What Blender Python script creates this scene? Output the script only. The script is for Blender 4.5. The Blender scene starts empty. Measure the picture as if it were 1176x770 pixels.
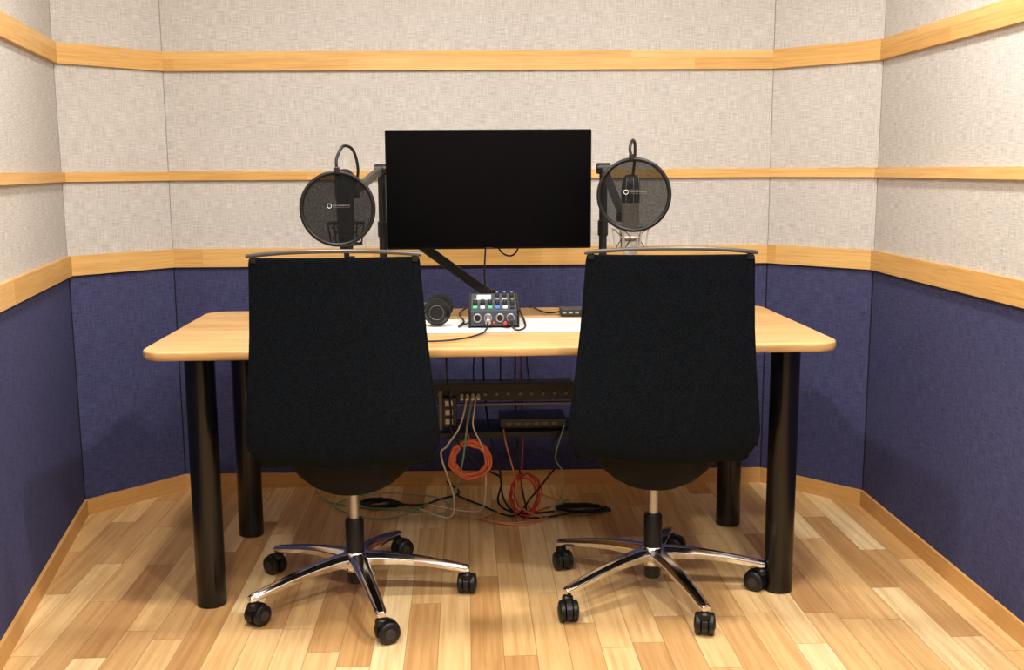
import bpy, bmesh, math, random
from mathutils import Vector, Matrix, Euler
random.seed(4)
sc = bpy.context.scene
try:
    sc.view_settings.view_transform = 'Standard'
    sc.view_settings.look = 'None'
except Exception: pass
R = math.radians

# ------------------------------------------------------------ materials
def lin(c):
    o = []
    for v in c[:3]:
        v /= 255.0
        o.append(v/12.92 if v <= 0.04045 else ((v+0.055)/1.055)**2.4)
    return (o[0], o[1], o[2], 1.0)

class NT:
    def __init__(s, name):
        s.m = bpy.data.materials.new(name); s.m.use_nodes = True
        s.t = s.m.node_tree; s.t.nodes.clear()
        s.out = s.n('ShaderNodeOutputMaterial')
    def n(s, typ, **kw):
        nd = s.t.nodes.new(typ)
        for k, v in kw.items(): setattr(nd, k, v)
        return nd
    def l(s, a, b): s.t.links.new(a, b)
    def set(s, inp, v):
        if hasattr(v, 'is_linked') or hasattr(v, 'links'): s.l(v, inp)
        else: inp.default_value = v
    def math(s, op, a, b=None, c=None):
        nd = s.n('ShaderNodeMath', operation=op)
        s.set(nd.inputs[0], a)
        if b is not None: s.set(nd.inputs[1], b)
        if c is not None: s.set(nd.inputs[2], c)
        return nd.outputs[0]
    def mapping(s, src, scale=(1,1,1), rot=(0,0,0), loc=(0,0,0)):
        nd = s.n('ShaderNodeMapping'); s.l(src, nd.inputs['Vector'])
        nd.inputs['Scale'].default_value = scale; nd.inputs['Rotation'].default_value = rot
        nd.inputs['Location'].default_value = loc
        return nd.outputs[0]
    def noise(s, vec, scale, detail=2, rough=0.5):
        nd = s.n('ShaderNodeTexNoise'); s.l(vec, nd.inputs['Vector'])
        nd.inputs['Scale'].default_value = scale; nd.inputs['Detail'].default_value = detail
        nd.inputs['Roughness'].default_value = rough
        return nd.outputs['Fac']
    def ramp(s, fac, stops):
        nd = s.n('ShaderNodeValToRGB'); s.l(fac, nd.inputs[0])
        e = nd.color_ramp.elements
        while len(e) < len(stops): e.new(0.5)
        for i, (p, c) in enumerate(stops):
            e[i].position = p; e[i].color = c
        return nd.outputs[0]
    def mix(s, fac, a, b, blend='MIX'):
        nd = s.n('ShaderNodeMix', data_type='RGBA', blend_type=blend)
        s.set(nd.inputs[0], fac); s.set(nd.inputs[6], a); s.set(nd.inputs[7], b)
        return nd.outputs[2]
    def bsdf(s, col=None, rough=0.5, metal=0.0, spec=0.5, coat=0.0, sheen=0.0):
        b = s.n('ShaderNodeBsdfPrincipled')
        if col is not None: s.set(b.inputs['Base Color'], col)
        s.set(b.inputs['Roughness'], rough)
        b.inputs['Metallic'].default_value = metal
        b.inputs['Specular IOR Level'].default_value = spec
        b.inputs['Coat Weight'].default_value = coat
        b.inputs['Sheen Weight'].default_value = sheen
        s.b = b
        s.l(b.outputs[0], s.out.inputs[0]); return b
    def bump(s, h, strength, dist=0.001):
        nd = s.n('ShaderNodeBump'); s.l(h, nd.inputs['Height'])
        nd.inputs['Strength'].default_value = strength; nd.inputs['Distance'].default_value = dist
        s.l(nd.outputs[0], s.b.inputs['Normal'])

def plain(name, rgb, rough=0.5, metal=0.0, spec=0.5, var=0.06, coat=0.0, emit=None):
    t = NT(name); c = lin(rgb)
    tc = t.n('ShaderNodeTexCoord').outputs['Object']
    f = t.noise(tc, 60, 2)
    c1 = tuple(max(0, v*(1-var)) for v in c[:3])+(1,); c2 = tuple(min(1, v*(1+var)) for v in c[:3])+(1,)
    b = t.bsdf(t.ramp(f, [(0.3, c1), (0.7, c2)]), rough, metal, spec, coat)
    if emit:
        b.inputs['Emission Color'].default_value = c; b.inputs['Emission Strength'].default_value = emit
    return t.m

def fabric(name, dark, light, rough=0.95, bump=0.2):
    t = NT(name)
    uv = t.n('ShaderNodeUVMap').outputs[0]
    h = t.noise(t.mapping(uv, (24, 430, 1)), 1.0, 2, 0.55)
    v = t.noise(t.mapping(uv, (430, 20, 1)), 1.0, 2, 0.55)
    s = t.math('ADD', t.math('MULTIPLY', h, 0.55), t.math('MULTIPLY', v, 0.45))
    big = t.noise(t.mapping(uv, (2, 2, 1)), 1.0, 2)
    s2 = t.math('ADD', t.math('MULTIPLY', s, 0.9), t.math('MULTIPLY', big, 0.1))
    col = t.ramp(s2, [(0.34, lin(dark)), (0.66, lin(light))])
    t.bsdf(col, rough, 0, 0.15)
    t.bump(s, bump, 0.0008)
    return t.m

def uvwood(name, tones, piece=0.55, grain=1.0, rough=0.4, height=0.2, spec=0.4):
    t = NT(name)
    uv = t.n('ShaderNodeUVMap').outputs[0]
    sep = t.n('ShaderNodeSeparateXYZ'); t.l(uv, sep.inputs[0])
    row = t.math('FLOOR', t.math('DIVIDE', sep.outputs[1], height))
    u = t.math('ADD', t.math('DIVIDE', sep.outputs[0], piece), t.math('MULTIPLY', row, 0.37))
    cell = t.math('FLOOR', u)
    cb = t.n('ShaderNodeCombineXYZ'); t.l(cell, cb.inputs[0]); t.l(row, cb.inputs[1])
    wn = t.n('ShaderNodeTexWhiteNoise', noise_dimensions='3D'); t.l(cb.outputs[0], wn.inputs['Vector'])
    base = t.ramp(wn.outputs['Value'], [(i/(len(tones)-1), lin(c)) for i, c in enumerate(tones)])
    off = t.n('ShaderNodeVectorMath', operation='ADD')
    t.l(t.mapping(uv, (5, 160, 1)), off.inputs[0]); t.l(wn.outputs['Color'], off.inputs[1])
    g = t.noise(off.outputs[0], 1.0, 4, 0.6)
    col = t.mix(grain, base, t.ramp(g, [(0.3, (0.74, 0.64, 0.52, 1)), (0.6, (1, 1, 1, 1))]), 'MULTIPLY')
    t.bsdf(col, rough, 0, spec)
    return t.m

def floor_mat():
    t = NT('oak_plank_floor')
    tc = t.n('ShaderNodeTexCoord').outputs['Object']
    p = t.mapping(tc, (1, 1, 1), (0, 0, R(-2.5)))
    sep = t.n('ShaderNodeSeparateXYZ'); t.l(p, sep.inputs[0])
    w, L = 0.082, 0.62
    u = t.math('DIVIDE', sep.outputs[0], w); row = t.math('FLOOR', u)
    wr = t.n('ShaderNodeTexWhiteNoise', noise_dimensions='1D'); t.l(row, wr.inputs['W'])
    v = t.math('ADD', t.math('DIVIDE', sep.outputs[1], L), t.math('MULTIPLY', wr.outputs['Value'], 7.3))
    cell = t.math('FLOOR', v)
    cb = t.n('ShaderNodeCombineXYZ'); t.l(row, cb.inputs[0]); t.l(cell, cb.inputs[1])
    wn = t.n('ShaderNodeTexWhiteNoise', noise_dimensions='3D'); t.l(cb.outputs[0], wn.inputs['Vector'])
    tones = [(186,142,90),(202,160,106),(212,172,116),(218,180,124),(226,190,136),(236,208,160)]
    base = t.ramp(wn.outputs['Value'], [(i/5, lin(c)) for i, c in enumerate(tones)])
    sc_ = t.n('ShaderNodeVectorMath', operation='MULTIPLY'); t.l(wn.outputs['Color'], sc_.inputs[0]); sc_.inputs[1].default_value = (9, 9, 9)
    off = t.n('ShaderNodeVectorMath', operation='ADD'); t.l(t.mapping(p, (60, 2.4, 1)), off.inputs[0]); t.l(sc_.outputs[0], off.inputs[1])
    g = t.noise(off.outputs[0], 1.0, 4, 0.6)
    off2 = t.n('ShaderNodeVectorMath', operation='ADD'); t.l(t.mapping(p, (12, 1.0, 1)), off2.inputs[0]); t.l(sc_.outputs[0], off2.inputs[1])
    g2 = t.noise(off2.outputs[0], 1.0, 2, 0.5)
    rings = t.math('FRACT', t.math('MULTIPLY', g2, 7.0))
    col = t.mix(0.7, base, t.ramp(g, [(0.32, (0.72, 0.60, 0.46, 1)), (0.58, (1, 1, 1, 1))]), 'MULTIPLY')
    col = t.mix(0.22, col, t.ramp(rings, [(0.0, (0.78, 0.68, 0.56, 1)), (0.35, (1, 1, 1, 1)), (1.0, (0.97, 0.95, 0.92, 1))]), 'MULTIPLY')
    fu = t.math('FRACT', u); fv = t.math('FRACT', v)
    eu = t.math('MINIMUM', fu, t.math('SUBTRACT', 1.0, fu)); ev = t.math('MINIMUM', fv, t.math('SUBTRACT', 1.0, fv))
    gap = t.math('MINIMUM', t.math('LESS_THAN', 0.014, eu), t.math('LESS_THAN', 0.0022, ev))
    col = t.mix(gap, t.mix(0.5, col, (0.16, 0.08, 0.04, 1)), col)
    t.bsdf(col, t.math('ADD', 0.16, t.math('MULTIPLY', g, 0.12)), 0, 0.6)
    t.bump(g, 0.04, 0.001)
    return t.m

M = {}
M['up'] = fabric('grey_linen_panel', (160,157,153), (212,209,205))
M['lo'] = fabric('navy_fabric_panel', (45,46,78), (80,82,120))
M['trim'] = uvwood('ash_trim_wood', [(206,160,92),(212,168,100),(218,175,108),(223,184,120)], 0.62, 0.7, 0.45)
M['base'] = uvwood('baseboard_wood', [(204,154,90),(212,164,98)], 1.5, 0.5, 0.45)
M['floor'] = floor_mat()
M['ceil'] = plain('white_ceiling', (238,237,235), 0.9)
def tablemat(name, k):
    t = NT(name)
    tc = t.n('ShaderNodeTexCoord').outputs['Object']
    g = t.noise(t.mapping(tc, (5, 110, 110)), 1.0, 5, 0.66)
    g2 = t.noise(t.mapping(tc, (1.3, 11, 11)), 1.0, 3, 0.5)
    rg = t.math('FRACT', t.math('MULTIPLY', g2, 8.0))
    a = tuple(int(v*k) for v in (212,168,108)); b = tuple(int(v*k) for v in (228,188,130))
    c = t.mix(0.9, t.ramp(g2, [(0.3, lin(a)), (0.7, lin(b))]),
              t.ramp(g, [(0.32, (0.76, 0.65, 0.52, 1)), (0.58, (1, 1, 1, 1))]), 'MULTIPLY')
    c = t.mix(0.4, c, t.ramp(rg, [(0.0, (0.8, 0.7, 0.58, 1)), (0.3, (1, 1, 1, 1)), (1.0, (0.96, 0.94, 0.9, 1))]), 'MULTIPLY')
    t.bsdf(c, 0.28, 0, 0.5); return t.m
M['table'] = tablemat('light_oak_top', 1.0)
M['tedge'] = tablemat('oak_edge_band', 0.90)
M['gblack'] = plain('semi_gloss_black_paint', (10,10,11), 0.26, 0, 0.45)
M['black'] = plain('satin_black_plastic', (13,13,14), 0.42, 0, 0.4)
M['pan'] = plain('dull_black_plastic', (8,8,9), 0.6, 0, 0.12)
M['mblack'] = plain('matte_black_metal', (18,18,20), 0.5, 0.2)
M['screen'] = plain('monitor_glass_off', (2,2,3), 0.3, 0, 0.08)
def chairfab():
    t = NT('black_chair_fabric')
    tc = t.n('ShaderNodeTexCoord').outputs['Object']
    n = t.noise(tc, 300, 2)
    t.bsdf(t.ramp(n, [(0.35, lin((5,8,12))), (0.7, lin((20,26,34)))]), 0.9, 0, 0.08)
    t.bump(n, 0.3, 0.001); return t.m
M['fab'] = chairfab()
M['chrome'] = plain('polished_aluminium', (230,230,232), 0.12, 1.0)
M['steel'] = plain('brushed_steel', (180,180,182), 0.32, 0.85)
M['grey'] = plain('grey_metal', (88,88,90), 0.38, 0.6)
M['lgrey'] = plain('light_grey_metal', (122,122,124), 0.35, 0.5)
M['dgrey'] = plain('dark_grey', (48,48,50), 0.4, 0.2)
M['silver'] = plain('satin_silver_paint', (196,192,186), 0.4, 0.35)
M['white'] = plain('white_laminate', (238,237,234), 0.4)
M['wplastic'] = plain('white_plastic', (225,225,220), 0.4)
M['orange'] = plain('orange_rubber', (240,126,84), 0.45)
M['red'] = plain('red_rubber', (186,54,44), 0.45)
M['green'] = plain('green_rubber', (130,165,130), 0.5)
M['cream'] = plain('cream_rubber', (225,215,200), 0.5)
M['tan'] = plain('tan_rubber', (205,130,80), 0.5)
M['rubber'] = plain('black_rubber', (13,13,14), 0.5)
M['blueled'] = plain('blue_key', (70,120,200), 0.3, emit=0.3)
M['greenled'] = plain('green_key', (80,180,130), 0.3, emit=0.3)
M['redled'] = plain('red_led', (255,30,30), 0.3, emit=6)
M['lcd'] = plain('lcd_panel', (190,210,205), 0.2, emit=0.35)
M['mixer'] = plain('slate_mixer_panel', (56,64,76), 0.35, 0.2)
M['foam'] = plain('black_foam', (12,12,12), 0.95)
def popmat(name, op):
    t = NT(name)
    tc = t.n('ShaderNodeTexCoord').outputs['Object']
    n = t.noise(t.mapping(tc, (1,1,1)), 160, 2)
    fac = t.math('MINIMUM', t.math('ADD', t.math('MULTIPLY', n, 0.16), op-0.08), 1.0)
    d = t.bsdf(lin((13,14,13)), 0.8, 0, 0.15)
    tr = t.n('ShaderNodeBsdfTransparent'); mx = t.n('ShaderNodeMixShader')
    t.l(fac, mx.inputs[0]); t.l(tr.outputs[0], mx.inputs[1]); t.l(d.outputs[0], mx.inputs[2]); t.l(mx.outputs[0], t.out.inputs[0])
    return t.m
M['pop1'] = popmat('nylon_screen_dense', 0.93)
M['pop2'] = popmat('nylon_screen', 0.84)

# ------------------------------------------------------------ helpers
def link(o, parent=None):
    sc.collection.objects.link(o)
    if parent: o.parent = parent
    return o
def empty(name, loc=(0,0,0), rz=0):
    o = bpy.data.objects.new(name, None); o.empty_display_size = 0.05
    o.location = loc; o.rotation_euler = (0, 0, rz); return link(o)
def mesh(name, verts, faces, mats, parent=None, smooth=False, mi=None, uvs=None):
    me = bpy.data.meshes.new(name); me.from_pydata([tuple(v) for v in verts], [], faces); me.validate()
    for m in (mats if isinstance(mats, (list, tuple)) else [mats]): me.materials.append(m)
    if mi:
        for p, i in zip(me.polygons, mi): p.material_index = i
    if smooth:
        for p in me.polygons: p.use_smooth = True
    o = bpy.data.objects.new(name, me)
    return link(o, parent)
def fixn(o):
    bm = bmesh.new(); bm.from_mesh(o.data); bmesh.ops.recalc_face_normals(bm, faces=bm.faces); bm.to_mesh(o.data); bm.free()
def box(name, c, s, m, parent=None, bevel=0.0, rot=(0,0,0), segs=3):
    x, y, z = [v/2 for v in s]
    vs = [(-x,-y,-z),(x,-y,-z),(x,y,-z),(-x,y,-z),(-x,-y,z),(x,-y,z),(x,y,z),(-x,y,z)]
    fs = [(0,3,2,1),(4,5,6,7),(0,1,5,4),(1,2,6,5),(2,3,7,6),(3,0,4,7)]
    o = mesh(name, vs, fs, m, parent); o.location = c; o.rotation_euler = rot
    if bevel > 0:
        bm = bmesh.new(); bm.from_mesh(o.data)
        bmesh.ops.bevel(bm, geom=bm.edges[:], offset=bevel, segments=segs, affect='EDGES', profile=0.5)
        bm.to_mesh(o.data); bm.free()
        for p in o.data.polygons: p.use_smooth = True
        o.modifiers.new('wn', 'WEIGHTED_NORMAL')
    return o
def lathe(name, prof, m, parent=None, segs=40, sx=1, sy=1):
    vs = []; fs = []
    for (r, z) in prof:
        for i in range(segs):
            a = 2*math.pi*i/segs; vs.append((r*math.cos(a)*sx, r*math.sin(a)*sy, z))
    n = len(prof)
    for j in range(n-1):
        for i in range(segs):
            k = (i+1) % segs
            fs.append((j*segs+i, j*segs+k, (j+1)*segs+k, (j+1)*segs+i))
    fs.append(tuple(range(segs))[::-1]); fs.append(tuple((n-1)*segs+i for i in range(segs)))
    o = mesh(name, vs, fs, m, parent, True); fixn(o)
    for p in o.data.polygons:
        if len(p.vertices) > 4: p.use_smooth = False
    em = o.modifiers.new('es', 'EDGE_SPLIT'); em.split_angle = R(38)
    return o
def align(o, p0, p1):
    d = Vector(p1)-Vector(p0); o.location = p0
    o.rotation_mode = 'QUATERNION'; o.rotation_quaternion = d.to_track_quat('Z', 'Y')
def cyl(name, p0, p1, r0, m, parent=None, r1=None, segs=28):
    L = (Vector(p1)-Vector(p0)).length; r1 = r0 if r1 is None else r1
    b = min(r0, r1, L/2)*0.18
    o = lathe(name, [(r0-b, 0), (r0, b), (r1, L-b), (r1-b, L)], m, parent, segs); align(o, p0, p1); return o
def catmull(pts, n=10, closed=False):
    P = [Vector(p) for p in pts]; out = []
    if closed: Q = [P[-1]]+P+[P[0], P[1]]
    else: Q = [2*P[0]-P[1]]+P+[2*P[-1]-P[-2]]
    for i in range(1, len(Q)-2):
        a, b, c, d = Q[i-1:i+3]
        for k in range(n):
            t = k/n
            out.append(0.5*((2*b)+(c-a)*t+(2*a-5*b+4*c-d)*t*t+(3*b-a-3*c+d)*t**3))
    if not closed: out.append(P[-1])
    return out
def tube(name, pts, r, m, parent=None, smooth=True, n=10, closed=False, res=4):
    if smooth: pts = catmull(pts, n, closed)
    cu = bpy.data.curves.new(name, 'CURVE'); cu.dimensions = '3D'; cu.bevel_depth = r; cu.bevel_resolution = res; cu.use_fill_caps = True
    s = cu.splines.new('POLY'); s.points.add(len(pts)-1)
    for p, q in zip(s.points, pts): p.co = (q[0], q[1], q[2], 1)
    s.use_cyclic_u = closed
    tmp = bpy.data.objects.new(name+'_c', cu); sc.collection.objects.link(tmp)
    dg = bpy.context.evaluated_depsgraph_get()
    me = bpy.data.meshes.new_from_object(tmp.evaluated_get(dg)); bpy.data.objects.remove(tmp)
    me.materials.clear(); me.materials.append(m)
    for p in me.polygons: p.use_smooth = True
    o = bpy.data.objects.new(name, me); return link(o, parent)
def torus(name, c, R_, r, m, parent=None, rot=(0,0,0), sx=1, sy=1, segs=64):
    pts = [(R_*math.cos(2*math.pi*i/segs)*sx, R_*math.sin(2*math.pi*i/segs)*sy, 0) for i in range(segs)]
    o = tube(name, pts, r, m, parent, smooth=False, closed=True); o.location = c; o.rotation_euler = rot; return o

# ------------------------------------------------------------ room shell
P = [Vector(p) for p in [(-1.146,-1.2),(-1.146,1.9),(-1.50,3.526),(-1.242,3.835),(0.951,3.88),(1.245,3.585),(1.41,-1.2)]]
names = ['left','left_rear','back_left','back','back_right','right','front']
N = len(P)
def miter(i, d):
    a = (P[i]-P[i-1]).normalized(); b = (P[(i+1) % N]-P[i]).normalized()
    na = Vector((a.y, -a.x)); nb = Vector((b.y, -b.x))
    return P[i] + (na+nb)*(d/(1+na.dot(nb)))
def strip(name, i, z0, z1, d0, d1, mats, zsplit=None):
    j = (i+1) % N
    A0, B0, A1, B1 = miter(i, d0), miter(j, d0), miter(i, d1), miter(j, d1)
    uoff = i*3.17
    zs = [z0]+([zsplit] if zsplit else [])+[z1]
    vs = []; fs = []; mi = []; 
    for z in zs:
        vs += [(A0.x,A0.y,z),(B0.x,B0.y,z),(B1.x,B1.y,z),(A1.x,A1.y,z)]
    for k in range(len(zs)-1):
        o = k*4
        for q in range(4):
            w = (q+1) % 4
            fs.append((o+q, o+w, o+4+w, o+4+q)); mi.append(k)
    fs.append((3,2,1,0)); mi.append(0)
    t = (len(zs)-1)*4
    fs.append((t,t+1,t+2,t+3)); mi.append(len(zs)-2)
    ob = mesh(name, vs, fs, mats, None, False, mi); fixn(ob)
    me = ob.data; uv = me.uv_layers.new(name='UVMap')
    dirv = (P[j]-P[i]).normalized()
    for lp in me.loops:
        co = me.vertices[lp.vertex_index].co
        u = (Vector((co.x, co.y))-P[i]).dot(dirv)
        n_ = (Vector((co.x, co.y))-P[i]).dot(Vector((dirv.y, -dirv.x)))
        uv.data[lp.index].uv = (u+uoff, co.z+n_)
    return ob
H = 2.45
for i in range(N):
    strip('wall_'+names[i], i, 0, H, -0.10, 0.0, [M['lo'], M['up']], 0.87)
    strip('baseboard_'+names[i], i, 0, 0.056, 0.0, 0.010, [M['base']])
k = 1
for (z0, z1) in [(0.843,0.910),(1.158,1.190),(1.544,1.611),(1.93,1.965)]:
    for i in range(N):
        strip('trim_%d' % k, i, z0, z1, 0.0, 0.014, [M['trim']]); k += 1
M['joint'] = plain('grey_joint', (140,136,130), 0.9)
for i in [2,3,4,5]:
    q = miter(i, 0.0015)
    cyl('trim_%d' % k, (q.x, q.y, 0.056), (q.x, q.y, 0.843), 0.0022, M['mblack'], segs=8); k += 1
    q = miter(i, 0.0006)
    cyl('trim_%d' % k, (q.x, q.y, 0.910), (q.x, q.y, H), 0.0014, M['joint'], segs=8); k += 1
def poly(name, z0, z1, m, grow=0.1):
    pts = [miter(i, -grow) for i in range(N)]
    vs = [(p.x,p.y,z0) for p in pts]+[(p.x,p.y,z1) for p in pts]
    fs = [tuple(range(N)), tuple(range(N, 2*N))]+[(i,(i+1)%N,N+(i+1)%N,N+i) for i in range(N)]
    o = mesh(name, vs, fs, m); fixn(o); return o
poly('floor', -0.08, 0, M['floor']); poly('ceiling', H, H+0.08, M['ceil'])

# ------------------------------------------------------------ lights
def downlight(x, y, power, size=0.20):
    e = empty('ceiling_downlight', (x, y, H))
    torus('rim', (0,0,-0.006), size/2+0.012, 0.010, M['white'], e)
    ld = bpy.data.lights.new('lamp', 'AREA'); ld.shape = 'DISK'; ld.size = size; ld.energy = power; ld.color = (1.0, 0.962, 0.90)
    lo = bpy.data.objects.new('lamp', ld); link(lo, e); lo.location = (0,0,-0.012)
for (x, y, p) in [(-0.60,2.35,29),(0.72,2.35,33),(-0.45,0.9,31),(0.72,0.9,38),(0.1,-0.5,28)]:
    downlight(x, y, p)
w = bpy.data.worlds.new('w'); sc.world = w; w.use_nodes = True
w.node_tree.nodes['Background'].inputs[0].default_value = (1,0.95,0.88,1); w.node_tree.nodes['Background'].inputs[1].default_value = 0.05

# ------------------------------------------------------------ table
TZ = 0.732; YAW = R(2.8)
tb = empty('studio_desk', (-0.056, 3.078, 0), YAW)
def rrect(w, d, r, n=10):
    pts = []
    for cx, cy, a0 in [(w/2-r,d/2-r,0),(-w/2+r,d/2-r,90),(-w/2+r,-d/2+r,180),(w/2-r,-d/2+r,270)]:
        for i in range(n+1):
            a = R(a0+90*i/n); pts.append((cx+r*math.cos(a), cy+r*math.sin(a)))
    return pts
def slab(name, w, d, r, z0, z1, bev, mats, parent, loc=(0,0)):
    vs = []; rings = []
    steps = [(bev, z0)]+[(bev*(1-math.sin(R(a))), z0+bev*(1-math.cos(R(a)))) for a in (30,60,90)]+[(bev*(1-math.sin(R(a))), z1-bev*(1-math.cos(R(a)))) for a in (90,60,30)]+[(bev, z1)]
    for ins, z in steps:
        rings.append([(x+loc[0], y+loc[1], z) for x, y in rrect(w-2*ins, d-2*ins, max(r-ins, 0.001))])
    n = len(rings[0]); fs = []; mi = []
    for ring in rings: vs += ring
    for j in range(len(rings)-1):
        for i in range(n):
            kk = (i+1) % n; fs.append((j*n+i, j*n+kk, (j+1)*n+kk, (j+1)*n+i)); mi.append(1 if j < 5 else 0)
    fs.append(tuple(range(n))[::-1]); fs.append(tuple((len(rings)-1)*n+i for i in range(n))); mi += [1, 0]
    o = mesh(name, vs, fs, mats, parent, True, mi); fixn(o)
    for p in o.data.polygons:
        if len(p.vertices) > 4: p.use_smooth = False
    e = o.modifiers.new('es', 'EDGE_SPLIT'); e.split_angle = R(40)
    return o
slab('tabletop', 1.85, 0.79, 0.07, TZ-0.026, TZ, 0.008, [M['table'], M['tedge']], tb, (-0.006, 0.005))
for i, (sx, sy) in enumerate([(-1,-1),(1,-1),(-1,1),(1,1)]):
    x, y = sx*0.798, sy*0.28
    lathe('leg_%d' % (i+1), [(0.034,0.0),(0.040,0.004),(0.040,TZ-0.035),(0.055,TZ-0.034),(0.055,TZ-0.026)], M['gblack'], tb).location = (x, y, 0)
box('underframe_back', (0, 0.28, TZ-0.045), (1.5, 0.03, 0.036), M['mblack'], tb, 0.002)
box('cable_hatch_lid', (0.01, -0.015, TZ+0.0015), (0.86, 0.26, 0.003), M['white'], tb, 0.001)
box('cable_hatch_edge', (0.01, -0.015, TZ+0.0008), (0.872, 0.272, 0.0016), M['steel'], tb)

# ------------------------------------------------------------ chairs
def interp(tab, z):
    for (a, b) in zip(tab, tab[1:]):
        if a[0] <= z <= b[0]:
            t = (z-a[0])/(b[0]-a[0]); return [a[q]+(b[q]-a[q])*t for q in range(1, len(a))]
    return list(tab[-1][1:])
def chair(loc, rz, base_rot):
    e = empty('office_chair', loc, rz)
    tab = [(0.439,0.165,-0.213),(0.442,0.190,-0.222),(0.450,0.211,-0.234),(0.465,0.227,-0.248),(0.492,0.2395,-0.263),(0.53,0.2435,-0.274),
           (0.60,0.2365,-0.285),(0.70,0.2240,-0.299),(0.80,0.2145,-0.315),(0.90,0.2075,-0.334),(0.970,0.2030,-0.350),(0.982,0.2010,-0.353),(0.987,0.196,-0.354)]
    zs = [t[0] for t in tab]
    zz = []
    for a, b in zip(zs, zs[1:]):
        m_ = 3 if b-a > 0.03 else 1
        zz += [a+(b-a)*q/m_ for q in range(m_)]
    zz.append(zs[-1])
    S = 24; vs = []; fs = []
    def surf(front):
        for z in zz:
            hw, y = interp(tab, z)
            for i in range(S+1):
                s = -1+2*i/S
                th = 0.030*(1-abs(s)**6*0.75)
                yy = y+0.030*s*s+(th if front else 0)
                sag = -0.006*(1-s*s) if z < 0.45 else 0
                vs.append((hw*s, yy, z+sag))
    surf(False); surf(True)
    nz = len(zz); W_ = S+1; off = nz*W_
    for j in range(nz-1):
        for i in range(S):
            a = j*W_+i; fs.append((a, a+1, a+1+W_, a+W_)); fs.append((off+a, off+a+W_, off+a+1+W_, off+a+1))
        for i in (0, S):
            a = j*W_+i; fs.append((a, a+W_, off+a+W_, off+a))
    for i in range(S):
        for j in (0, nz-1):
            a = j*W_+i; fs.append((a, a+1, off+a+1, off+a))
    b = mesh('backrest', vs, fs, M['fab'], e, True); fixn(b)
    ss = b.modifiers.new('s', 'SUBSURF'); ss.levels = 1; ss.render_levels = 1
    for sgn, nm in ((-1, 'edge_piping_1'), (1, 'edge_piping_2')):
        pts = []
        for z in zz[4:]:
            hw, y = interp(tab, z); pts.append((sgn*(hw-0.004), y+0.030+0.003, z))
        tube(nm, pts, 0.0042, M['fab'], e, smooth=False)
    pts = []
    for i in range(25):
        s = -1+2*i/24
        pts.append((0.2055*s, -0.356+0.03*s*s, 0.9915+0.012*(1-abs(s)**2.4)))
    tube('top_grip_bar', pts, 0.0050, M['grey'], e, smooth=False)
    for sgn in (-1, 1):
        box('grip_bracket_%d' % (1 if sgn < 0 else 2), (sgn*0.190, -0.322, 0.982), (0.016, 0.016, 0.014), M['black'], e, 0.003)
    box('seat', (0, 0.03, 0.457), (0.462, 0.45, 0.050), M['fab'], e, 0.024, segs=5)
    lathe('seat_pan', [(0.045,0.312),(0.080,0.322),(0.118,0.343),(0.150,0.372),(0.172,0.402),(0.185,0.434)], M['pan'], e, 48, 1.0, 1.0)
    cyl('tilt_lever', (0.05,0.02,0.395), (0.215,0.04,0.395), 0.006, M['black'], e)
    cyl('gas_spring', (0,0,0.19), (0,0,0.325), 0.0140, M['steel'], e)
    lathe('gas_spring_sleeve', [(0.021,0.045),(0.024,0.05),(0.026,0.225),(0.022,0.232)], M['black'], e)
    br = bpy.data.objects.new('star_base', None); link(br, e); br.rotation_euler = (0,0,base_rot-rz)
    lathe('hub', [(0.034,0.085),(0.040,0.092),(0.038,0.128),(0.030,0.138)], M['chrome'], br)
    for kx in range(5):
        a = R(72*kx)
        secs = [(0.020,0.136,0.094,0.028,0.020),(0.06,0.134,0.100,0.026,0.018),(0.13,0.126,0.098,0.023,0.015),(0.20,0.114,0.090,0.020,0.013),(0.27,0.099,0.077,0.017,0.012),(0.305,0.091,0.070,0.016,0.012),(0.320,0.086,0.070,0.012,0.009)]
        v2 = []; f2 = []
        for (r, zt, zb, hw, hb) in secs:
            zm = zt-(zt-zb)*0.35
            v2 += [(r,-hw*0.45,zt),(r,hw*0.45,zt),(r,hw,zm),(r,hb,zb),(r,-hb,zb),(r,-hw,zm)]
        for j in range(len(secs)-1):
            for q in range(6):
                w_ = (q+1) % 6; f2.append((j*6+q, j*6+w_, (j+1)*6+w_, (j+1)*6+q))
        f2.append(tuple(range(6))); f2.append(tuple((len(secs)-1)*6+q for q in range(6)))
        lg = mesh('star_leg_%d' % (kx+1), v2, f2, M['chrome'], br, True); fixn(lg)
        bv = lg.modifiers.new('b', 'BEVEL'); bv.width = 0.003; bv.segments = 3; bv.limit_method = 'ANGLE'; bv.angle_limit = R(25)
        lg.modifiers.new('wn', 'WEIGHTED_NORMAL'); lg.rotation_euler = (0,0,a)
        ce = bpy.data.objects.new('caster_%d' % (kx+1), None); link(ce, br)
        ce.location = (0.310*math.cos(a), 0.310*math.sin(a), 0); ce.rotation_euler = (0,0,random.uniform(0, 6.28))
        cyl('stem', (0,0,0.055), (0,0,0.080), 0.008, M['black'], ce)
        for sg in (-1, 1):
            wq = lathe('wheel_%d' % (1 if sg < 0 else 2), [(0.010,-0.010),(0.024,-0.009),(0.0285,-0.005),(0.0285,0.005),(0.024,0.009),(0.010,0.010)], M['black'], ce, 32)
            wq.rotation_euler = (R(90),0,0); wq.location = (0.016, sg*0.0165, 0.0285)
            hc = lathe('wheel_cap_%d' % (1 if sg < 0 else 2), [(0.012,-0.001),(0.014,0),(0.012,0.0015)], M['dgrey'], ce, 24)
            hc.rotation_euler = (R(90),0,0); hc.location = (0.016, sg*0.0268, 0.0285)
        hv = []; n = 14
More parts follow.
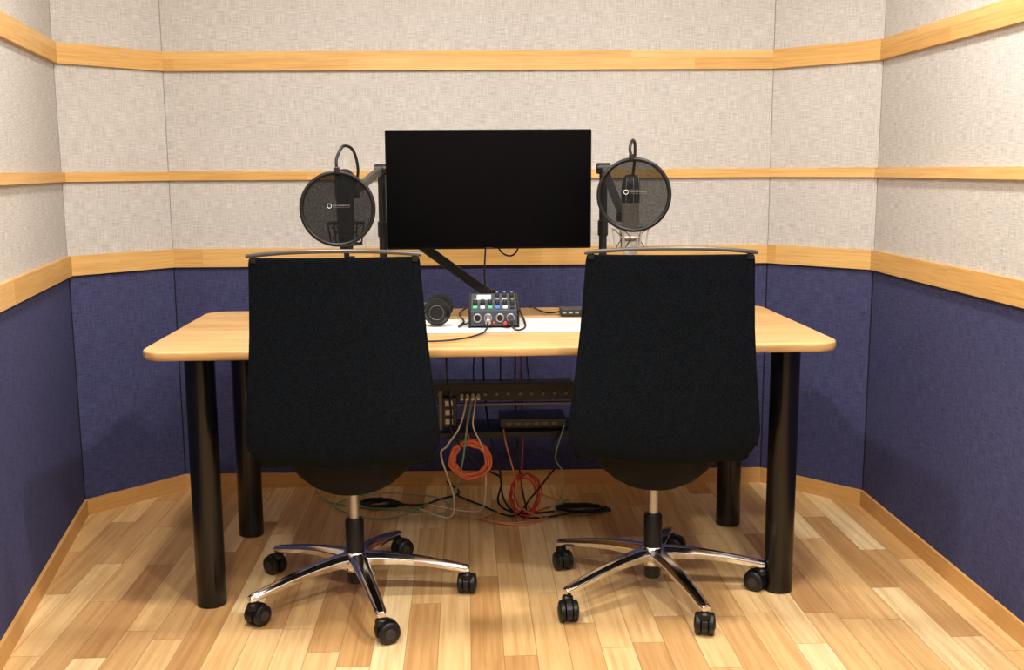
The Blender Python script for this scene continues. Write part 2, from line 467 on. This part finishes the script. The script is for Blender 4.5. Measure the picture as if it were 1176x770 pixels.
        for j, yy in enumerate((-0.0075, 0.0075)):
            for q in range(n+1):
                t = R(-20+220*q/n)
                hv.append((0.016+0.032*math.cos(t), yy, 0.0285+0.032*math.sin(t)))
        hf = [tuple(range(n+1)), tuple(range(n+1, 2*n+2))[::-1]]+[(q, q+1, n+2+q, n+1+q) for q in range(n)]+[(0, n+1, 2*n+1, n)]
        ho = mesh('hood', hv, hf, M['black'], ce); fixn(ho)
        lathe('mount', [(0.012,0.045),(0.016,0.05),(0.015,0.062),(0.010,0.066)], M['black'], ce)
    return e
chair((-0.443, 2.800, 0), R(4.0), R(2.0))
chair((0.395, 2.83, 0), R(-2.4), R(0.0))

# ------------------------------------------------------------ monitor with arm
mo = empty('computer_monitor', (-0.066, 3.15, 1.131), R(2.2))
box('housing', (0, 0.016, 0), (0.614, 0.026, 0.354), M['pan'], mo, 0.004)
box('screen_panel', (0, 0.0022, 0.002), (0.608, 0.003, 0.346), M['screen'], mo, 0.001)
box('rear_bulge', (0, 0.040, -0.02), (0.34, 0.035, 0.22), M['black'], mo, 0.012)
box('badge', (0, 0.0015, -0.1735), (0.022, 0.002, 0.003), M['dgrey'], mo)
box('vesa_plate', (0, 0.064, 0), (0.10, 0.014, 0.10), M['mblack'], mo, 0.003)
ma = empty('monitor_arm', (-0.07, 3.40, TZ), 0)
lathe('base_plate', [(0.05,0.0),(0.052,0.004),(0.05,0.012),(0.022,0.014),(0.02,0.07),(0.016,0.072)], M['mblack'], ma)
def bar(name, p0, p1, w_, h_, m, parent, bev=0.006):
    L = (Vector(p1)-Vector(p0)).length
    o = box(name, (0,0,0), (w_, h_, L+w_*0.6), m, parent, bev)
    o.location = (Vector(p0)+Vector(p1))/2; o.rotation_mode = 'QUATERNION'
    o.rotation_quaternion = (Vector(p1)-Vector(p0)).to_track_quat('Z', 'Y'); return o
bar('lower_arm', (-0.01,-0.005,0.060), (-0.245,-0.06,0.240), 0.040, 0.030, M['mblack'], ma)
cyl('elbow', (-0.245,-0.095,0.240), (-0.245,-0.02,0.240), 0.022, M['mblack'], ma)
bar('upper_arm', (-0.245,-0.09,0.245), (-0.005,-0.13,0.400), 0.034, 0.026, M['mblack'], ma)
cyl('tilt_head', (0.0,-0.13,0.400), (0.0,-0.182,0.400), 0.022, M['mblack'], ma)
tube('monitor_cable', [(-0.075,3.20,1.0),(-0.08,3.22,0.95),(-0.085,3.26,0.86),(-0.08,3.33,0.80),(-0.05,3.42,0.75),(-0.04,3.515,0.69),(-0.04,3.47,0.482)], 0.0028, M['rubber'])
tube('display_cable', [(-0.045,3.20,0.99),(-0.035,3.20,0.945),(-0.005,3.21,0.928),(0.018,3.22,0.945),(0.02,3.20,0.99)], 0.0028, M['rubber'])

# ------------------------------------------------------------ microphones, booms, pop filters
def mic_boom(pole, joint):
    e = empty('microphone_boom_arm', (pole[0], pole[1], TZ))
    lathe('table_base', [(0.035,0),(0.036,0.004),(0.034,0.016),(0.018,0.020),(0.016,0.05)], M['mblack'], e)
    cyl('post', (0,0,0.02), (0,0,0.465), 0.0125, M['mblack'], e)
    cyl('post_collar', (0,0,0.25), (0,0,0.30), 0.0165, M['black'], e)
    cyl('joint_knob', (-0.022,0,0.460), (0.022,0,0.460), 0.017, M['black'], e)
    j = Vector(joint)-Vector((pole[0], pole[1], TZ))
    bar('arm_tube', (0,0,0.462), tuple(j), 0.020, 0.024, M['grey'], e, 0.005)
    cyl('arm_head', tuple(j+Vector((-0.02,0,0))), tuple(j+Vector((0.02,0,0))), 0.014, M['black'], e)
    return e
def microphone(c, zb, silver):
    e = empty('studio_microphone', (c[0], c[1], zb))
    bm_ = M['silver'] if silver else M['dgrey']; gm = M['silver'] if silver else M['mblack']
    lathe('body', [(0.012,0),(0.023,0.004),(0.025,0.02),(0.025,0.10),(0.027,0.104),(0.027,0.108)], bm_, e)
    lathe('grille', [(0.026,0.108),(0.027,0.12),(0.027,0.16),(0.024,0.178),(0.014,0.188),(0.002,0.190)], M['dgrey'] if silver else gm, e)
    for q in range(8):
        a = R(45*q+10)
        tube('grille_rib_%d' % (q+1), [(0.0275*math.cos(a),0.0275*math.sin(a),0.108),(0.028*math.cos(a),0.028*math.sin(a),0.15),(0.024*math.cos(a),0.024*math.sin(a),0.18)], 0.0009, gm, e, n=4)
    torus('grille_band', (0,0,0.145), 0.0278, 0.0014, gm, e, segs=32)
    rm = M['silver'] if silver else M['mblack']
    torus('outer_ring_top', (0,0,0.035), 0.052, 0.0032, rm, e)
    torus('outer_ring_bottom', (0,0,-0.025), 0.044, 0.0032, rm, e)
    torus('inner_ring', (0,0,0.01), 0.027, 0.0030, rm, e)
    for q in range(6):
        a = R(60*q); b2 = R(60*q+30)
        cyl('frame_rod_%d' % (q+1), (0.052*math.cos(a),0.052*math.sin(a),0.035), (0.044*math.cos(a),0.044*math.sin(a),-0.025), 0.0025, rm, e, segs=10)
        tube('elastic_%d' % (q+1), [(0.052*math.cos(a),0.052*math.sin(a),0.035),(0.027*math.cos(b2),0.027*math.sin(b2),0.01),(0.044*math.cos(a),0.044*math.sin(a),-0.025)], 0.0014, M['rubber'], e, smooth=False)
    lathe('cup', [(0.010,-0.045),(0.018,-0.04),(0.024,-0.008),(0.022,0.0)], rm, e)
    cyl('swivel', (0,0,-0.07), (0,0,-0.04), 0.008, M['black'], e)
    return e
def pop_filter(c, Rr, mat_, neck, yaw):
    e = empty('pop_filter', c, yaw)
    torus('hoop', (0,0,0), Rr-0.005, 0.0058, M['black'], e, (R(90),0,0))
    n = 64; vs = [(0,0,0)]+[((Rr-0.008)*math.cos(2*math.pi*i/n), 0, (Rr-0.008)*math.sin(2*math.pi*i/n)) for i in range(n)]
    mesh('nylon_screen', vs, [(0, i+1, (i+1) % n+1) for i in range(n)], mat_, e)
    torus('logo_ring', (-0.022,-0.002,0.008), 0.006, 0.0007, M['wplastic'], e, (R(90),0,0), segs=24)
    for q in range(9):
        box('logo_glyph_%d' % (q+1), (-0.010+q*0.0052, -0.002, 0.009), (0.0032,0.0006,0.0042 if q % 2 else 0.003), M['lgrey'], e)
        box('logo_subline_%d' % (q+1), (-0.010+q*0.0052, -0.002, 0.0035), (0.003,0.0006,0.0012), M['lgrey'], e)
    box('hoop_clamp', (neck[0][0]-c[0], 0, Rr), (0.014,0.016,0.02), M['black'], e, 0.003)
    inv = Matrix.Rotation(-yaw, 3, 'Z')
    tube('gooseneck', [inv @ (Vector(p)-Vector(c)) for p in neck], 0.0042, M['black'], e, n=12)
    return e
mic_boom((-0.404, 3.30), (-0.462, 3.07, 1.125))
microphone((-0.478, 3.03), 1.005, False)
pop_filter((-0.479, 2.90, 1.086), 0.104, M['pop1'],
   [(-0.477,2.90,1.190),(-0.478,2.905,1.222),(-0.462,2.925,1.256),(-0.441,2.965,1.245),(-0.436,3.015,1.190),(-0.455,3.06,1.135)], R(4))
cyl('mic_stand_rod', (-0.462,3.03,0.88), (-0.462,3.03,0.945), 0.008, M['black'])
bpy.data.objects['mic_stand_rod'].parent = bpy.data.objects['microphone_boom_arm']
bpy.data.objects['mic_stand_rod'].matrix_parent_inverse = Matrix.Translation((0.404,-3.30,-TZ))
mic_boom((0.288, 3.30), (0.330, 3.09, 1.05))
microphone((0.345, 3.04), 0.985, True)
pop_filter((0.338, 2.90, 1.119), 0.102, M['pop2'],
   [(0.330,2.90,1.221),(0.326,2.905,1.246),(0.336,2.93,1.268),(0.347,2.97,1.255),(0.350,3.02,1.19),(0.335,3.085,1.06)], R(-5))

# ------------------------------------------------------------ audio mixer
MZ = TZ+0.003
mx = empty('audio_mixer', (-0.052, 3.005, MZ), R(1.5)); mx.scale = (0.96, 0.95, 1.0)
def wedge(name, w_, d_, hf, hb, m, parent, x0=0, z0=0.006):
    x = w_/2
    vs = [(x0-x,0,z0),(x0+x,0,z0),(x0+x,d_,z0),(x0-x,d_,z0),(x0-x,0.006,hf),(x0+x,0.006,hf),(x0+x,d_,hb),(x0-x,d_,hb)]
    o = mesh(name, vs, [(0,3,2,1),(4,5,6,7),(0,1,5,4),(1,2,6,5),(2,3,7,6),(3,0,4,7)], m, parent)
    bv = o.modifiers.new('b','BEVEL'); bv.width = 0.002; bv.segments = 2; return o
wedge('chassis', 0.142, 0.19, 0.052, 0.080, M['mixer'], mx)
wedge('cheek_1', 0.006, 0.196, 0.056, 0.084, M['black'], mx, -0.074, 0.0)
wedge('cheek_2', 0.006, 0.196, 0.056, 0.084, M['black'], mx, 0.074, 0.0)
sl = math.atan((0.080-0.052)/0.184)
pn = bpy.data.objects.new('control_panel', None); link(pn, mx); pn.location = (0,0.006,0.0525); pn.rotation_euler = (sl,0,0)
box('display', (-0.030,0.135,0.001), (0.045,0.05,0.003), M['lcd'], pn, 0.0008)
for r_ in range(4):
    for c_ in range(6):
        if r_ >= 2 and c_ < 3: continue
        x = -0.057+c_*0.0228; y = 0.022+r_*0.042
        if r_ == 1 or (r_ == 3):
            cyl('knob_%d%d' % (r_, c_), (x,y,0), (x,y,0.014), 0.0075, M['dgrey'], pn, 0.006, 20)
            cyl('knob_cap_%d%d' % (r_, c_), (x,y,0.014), (x,y,0.0155), 0.0045, M['steel'] if r_ == 1 else M['blueled'], pn, None, 16)
        else:
            box('key_%d%d' % (r_, c_), (x,y,0.002), (0.014,0.018,0.005), [M['greenled'],M['wplastic'],M['greenled'],M['blueled'],M['wplastic'],M['dgrey']][c_], pn, 0.001)
for q, x in enumerate((-0.05,-0.018,0.018,0.05)):
    cyl('xlr_socket_%d' % (q+1), (x,0.004,0.030), (x,-0.006,0.030), 0.0125, M['steel'], mx)
    cyl('xlr_core_%d' % (q+1), (x,-0.0055,0.030), (x,-0.0075,0.030), 0.009, M['black'], mx)
cyl('headphone_knob', (0.034,0.0,0.014), (0.034,-0.012,0.014), 0.006, M['red'], mx)
cyl('power_led', (0.0,0.0,0.016), (0.0,-0.004,0.016), 0.0022, M['redled'], mx)
cyl('xlr_plug_1', (-0.018,-0.004,0.030), (-0.018,-0.05,0.024), 0.0085, M['steel'], mx)
cyl('xlr_plug_2', (0.050,-0.004,0.030), (0.052,-0.045,0.022), 0.0085, M['dgrey'], mx)
tube('headphone_cable', [(-0.069,2.957,TZ+0.025),(-0.072,2.93,TZ+0.012),(-0.085,2.885,TZ+0.006),(-0.13,2.80,TZ+0.006),(-0.20,2.757,TZ+0.006),(-0.28,2.765,TZ+0.006),(-0.335,2.85,TZ+0.006),(-0.33,2.96,TZ+0.006),(-0.29,3.0,TZ+0.012)], 0.0026, M['rubber'])
tube('microphone_cable', [(-0.002,2.963,TZ+0.022),(0.008,2.94,TZ+0.009),(0.027,2.955,TZ+0.006),(0.040,3.04,TZ+0.006),(0.03,3.28,TZ+0.006),(0.02,3.46,TZ+0.006),(0.015,3.525,0.69),(0.01,3.52,0.45),(0.02,3.46,0.20),(0.05,3.46,0.006)], 0.0028, M['rubber'])
tube('usb_cable', [(-0.126,3.06,TZ+0.012),(-0.155,3.01,TZ+0.007),(-0.145,3.12,TZ+0.007),(-0.165,3.26,TZ+0.008),(-0.16,3.38,TZ+0.006),(-0.13,3.46,TZ+0.006),(-0.11,3.525,0.70),(-0.13,3.48,0.55),(-0.13,3.45,0.482)], 0.0024, M['rubber'])

# headphones
hp = empty('headphones', (-0.220, 3.04, TZ+0.003), 0)
for q, (y, ax) in enumerate(((0.0, -1), (0.15, 1))):
    cyl('ear_cup_%d' % (q+1), (0, y, 0.042), (0, y+ax*0.018, 0.043), 0.036, M['black'], hp, 0.031, 40)
    torus('cushion_%d' % (q+1), (0, y-ax*0.008, 0.042), 0.030, 0.0105, M['foam'], hp, (R(90),0,0), segs=40)
    torus('cup_accent_%d' % (q+1), (0, y+ax*0.0185, 0.043), 0.021, 0.0012, M['grey'], hp, (R(90),0,0), segs=40)
    cyl('yoke_%d' % (q+1), (-0.03, y+ax*0.004, 0.045), (-0.065, y+ax*0.004, 0.05), 0.006, M['dgrey'], hp)
tube('headband', [(-0.06,-0.004,0.05),(-0.11,0.0,0.05),(-0.155,0.03,0.045),(-0.17,0.075,0.042),(-0.155,0.12,0.045),(-0.11,0.15,0.05),(-0.06,0.154,0.05)], 0.0085, M['black'], hp)

# small hub box
hb = empty('usb_hub', (0.186, 3.255, TZ), R(3))
box('case', (0.012,0.02,0.014), (0.090,0.055,0.024), M['dgrey'], hb, 0.003)
for q in range(4): box('port_%d' % (q+1), (-0.022+q*0.02,-0.0082,0.014), (0.012,0.002,0.006), M['steel'], hb)
tube('hub_cable', [(0.153,3.28,TZ+0.014),(0.12,3.30,TZ+0.006),(0.09,3.36,TZ+0.006),(0.065,3.45,TZ+0.006),(0.06,3.525,0.71),(0.05,3.50,0.55),(0.06,3.45,0.482)], 0.0024, M['rubber'])

# ------------------------------------------------------------ rack under the desk
rk = empty('equipment_rack', (-0.03, 3.345, 0), YAW)
for sg in (-1, 1):
    box('hanger_%d' % (1 if sg < 0 else 2), (sg*0.37,0.09,0.5115), (0.004,0.19,0.388), M['mblack'], rk, 0.001)
box('top_rail', (0,0,0.492), (0.74,0.022,0.022), M['mblack'], rk, 0.002)
box('mid_rail', (0,0.03,0.425), (0.74,0.016,0.010), M['grey'], rk, 0.001)
box('bottom_rail', (0,0,0.330), (0.74,0.022,0.020), M['mblack'], rk, 0.002)
box('bottom_rail_rear', (0,0.17,0.330), (0.74,0.022,0.020), M['mblack'], rk, 0.002)
box('shelf', (0,0.09,0.339), (0.73,0.17,0.003), M['mblack'], rk)
box('patch_unit', (0.0,0.10,0.459), (0.48,0.15,0.043), M['black'], rk, 0.002)
for q in range(12):
    x = -0.21+q*0.038
    cyl('jack_%d' % (q+1), (x,0.026,0.460), (x,0.018,0.460), 0.006, M['grey'], rk, segs=16)
box('router', (0.10,0.09,0.358), (0.22,0.14,0.034), M['dgrey'], rk, 0.003)
for q in range(6): box('router_port_%d' % (q+1), (0.02+q*0.03,0.019,0.358), (0.016,0.003,0.011), M['grey'], rk)
box('power_strip', (-0.175,0.02,0.405), (0.045,0.03,0.10), M['dgrey'], rk, 0.003)
for q in range(3): box('outlet_%d' % (q+1), (-0.178,0.004,0.375+q*0.03), (0.024,0.004,0.018), M['wplastic'], rk, 0.001)
for q in range(4): cyl('plug_%d' % (q+1), (-0.135+q*0.018,0.02,0.459), (-0.135+q*0.018,-0.012,0.452), 0.0055, M['wplastic'], rk, segs=12)
box('support_post', (-0.205,0.02,0.41), (0.012,0.016,0.15), M['grey'], rk, 0.001)

# ------------------------------------------------------------ cables below the desk
def ring_coil(name, c, r, turns, rad, m, squash=1.0, jit=0.006, flat=False):
    pts = []; n = 26
    for i in range(turns*n):
        a = 2*math.pi*i/n
        rr = r+random.uniform(-jit, jit)*0.35+jit*math.sin(i*0.21+1)
        dpt = 0.010*math.sin(i*0.13)
        if flat: pts.append((c[0]+rr*math.cos(a), c[1]+rr*math.sin(a)*squash, c[2]+rad+0.0045*(i/(n))*0.9))
        else: pts.append((c[0]+rr*math.cos(a), c[1]+dpt, c[2]+rr*math.sin(a)*squash))
    return tube(name, pts, rad, m, None, smooth=True, n=2, res=3)
ring_coil('coiled_orange_cable', (-0.139, 3.325, 0.250), 0.060, 8, 0.0032, M['orange'], 0.95, 0.009)
def hang(name, pts, m, r=0.0026): return tube(name, pts, r, m)
hang('orange_cable_tail', [(-0.139,3.32,0.31),(-0.15,3.325,0.36),(-0.135,3.33,0.43),(-0.13,3.345,0.455)], M['orange'])
hang('white_patch_cable', [(-0.150,3.345,0.455),(-0.155,3.31,0.42),(-0.175,3.30,0.36),(-0.215,3.31,0.30),(-0.235,3.33,0.26),(-0.20,3.40,0.10),(-0.22,3.46,0.006),(-0.33,3.55,0.006)], M['cream'], 0.0030)
hang('green_patch_cable', [(-0.135,3.345,0.455),(-0.138,3.31,0.42),(-0.15,3.30,0.35),(-0.165,3.32,0.24),(-0.205,3.42,0.08),(-0.25,3.50,0.008),(-0.40,3.55,0.006),(-0.55,3.58,0.006),(-0.68,3.66,0.006),(-0.74,3.78,0.02)], M['green'], 0.0030)
hang('cream_patch_cable', [(-0.120,3.345,0.455),(-0.122,3.31,0.43),(-0.128,3.30,0.37),(-0.105,3.31,0.31),(-0.09,3.33,0.24),(-0.10,3.42,0.06),(-0.16,3.52,0.007),(-0.3,3.60,0.006)], M['cream'])
hang('red_lan_cable', [(0.028,3.52,0.705),(0.03,3.50,0.5),(0.035,3.46,0.28),(0.03,3.46,0.10),(0.07,3.52,0.008),(0.13,3.58,0.006)], M['red'])
hang('black_power_cable', [(-0.215,3.51,0.705),(-0.22,3.44,0.56),(-0.21,3.34,0.50),(-0.20,3.31,0.42),(-0.19,3.31,0.33),(-0.10,3.34,0.22),(-0.04,3.40,0.16),(-0.05,3.48,0.05),(0.02,3.50,0.006),(0.15,3.52,0.006)], M['rubber'], 0.0036)
hang('black_audio_cable', [(-0.10,3.52,0.705),(-0.095,3.48,0.45),(-0.07,3.36,0.30),(-0.045,3.35,0.22),(-0.03,3.42,0.08),(0.03,3.46,0.008),(0.12,3.46,0.006),(0.2,3.50,0.006)], M['rubber'], 0.0034)
hang('speaker_cable', [(0.17,3.345,0.345),(0.13,3.32,0.30),(0.15,3.33,0.24),(0.11,3.36,0.17),(0.06,3.38,0.10),(0.0,3.46,0.01),(-0.12,3.60,0.006),(-0.2,3.7,0.006)], M['rubber'], 0.0034)
hang('network_cable', [(-0.03,3.345,0.345),(-0.02,3.31,0.30),(0.01,3.33,0.18),(0.03,3.40,0.06),(0.10,3.44,0.006),(0.02,3.38,0.006),(-0.10,3.44,0.006),(-0.04,3.52,0.006)], M['tan'])
ring_coil('looped_red_cable', (0.045, 3.44, 0.085), 0.045, 4, 0.0026, M['red'], 1.5, 0.010)
ring_coil('looped_power_cord', (0.25, 3.53, 0.0), 0.075, 4, 0.0042, M['rubber'], 0.50, 0.020, True)
ring_coil('looped_black_cable', (-0.47, 3.60, 0.0), 0.055, 4, 0.0040, M['rubber'], 0.75, 0.018, True)
hang('floor_black_cable', [(-0.44,3.62,0.006),(-0.33,3.60,0.006),(-0.27,3.66,0.006),(-0.2,3.74,0.006),(-0.25,3.80,0.03)], M['rubber'], 0.0034)
hang('floor_yellow_cable', [(-0.13,3.45,0.006),(0.0,3.40,0.006),(0.12,3.46,0.006),(0.17,3.62,0.006),(0.10,3.72,0.006)], M['tan'], 0.0024)
hang('floor_green_cable', [(-0.30,3.62,0.006),(-0.42,3.46,0.006),(-0.56,3.50,0.006),(-0.64,3.62,0.006),(-0.50,3.74,0.006),(-0.30,3.70,0.006),(-0.22,3.60,0.006)], M['green'], 0.0024)
hang('grey_signal_cable', [(0.17,3.345,0.36),(0.14,3.315,0.26),(0.165,3.33,0.20),(0.16,3.42,0.08),(0.12,3.55,0.006),(0.20,3.66,0.006)], M['green'], 0.002)
box('cable_label_tag', (0.02, 3.452, 0.32), (0.028,0.002,0.05), M['cream'], None, 0.0005)

# ------------------------------------------------------------ camera
cd = bpy.data.cameras.new('camera'); cd.sensor_width = 36; cd.lens = 36*1200/1176; cd.clip_start = 0.02
co = bpy.data.objects.new('camera', cd); link(co)
co.matrix_world = Matrix.Translation((0,0,1.19)) @ Matrix.Rotation(R(81), 4, 'X') @ Matrix.Rotation(R(-0.34), 4, 'Z')
sc.camera = co
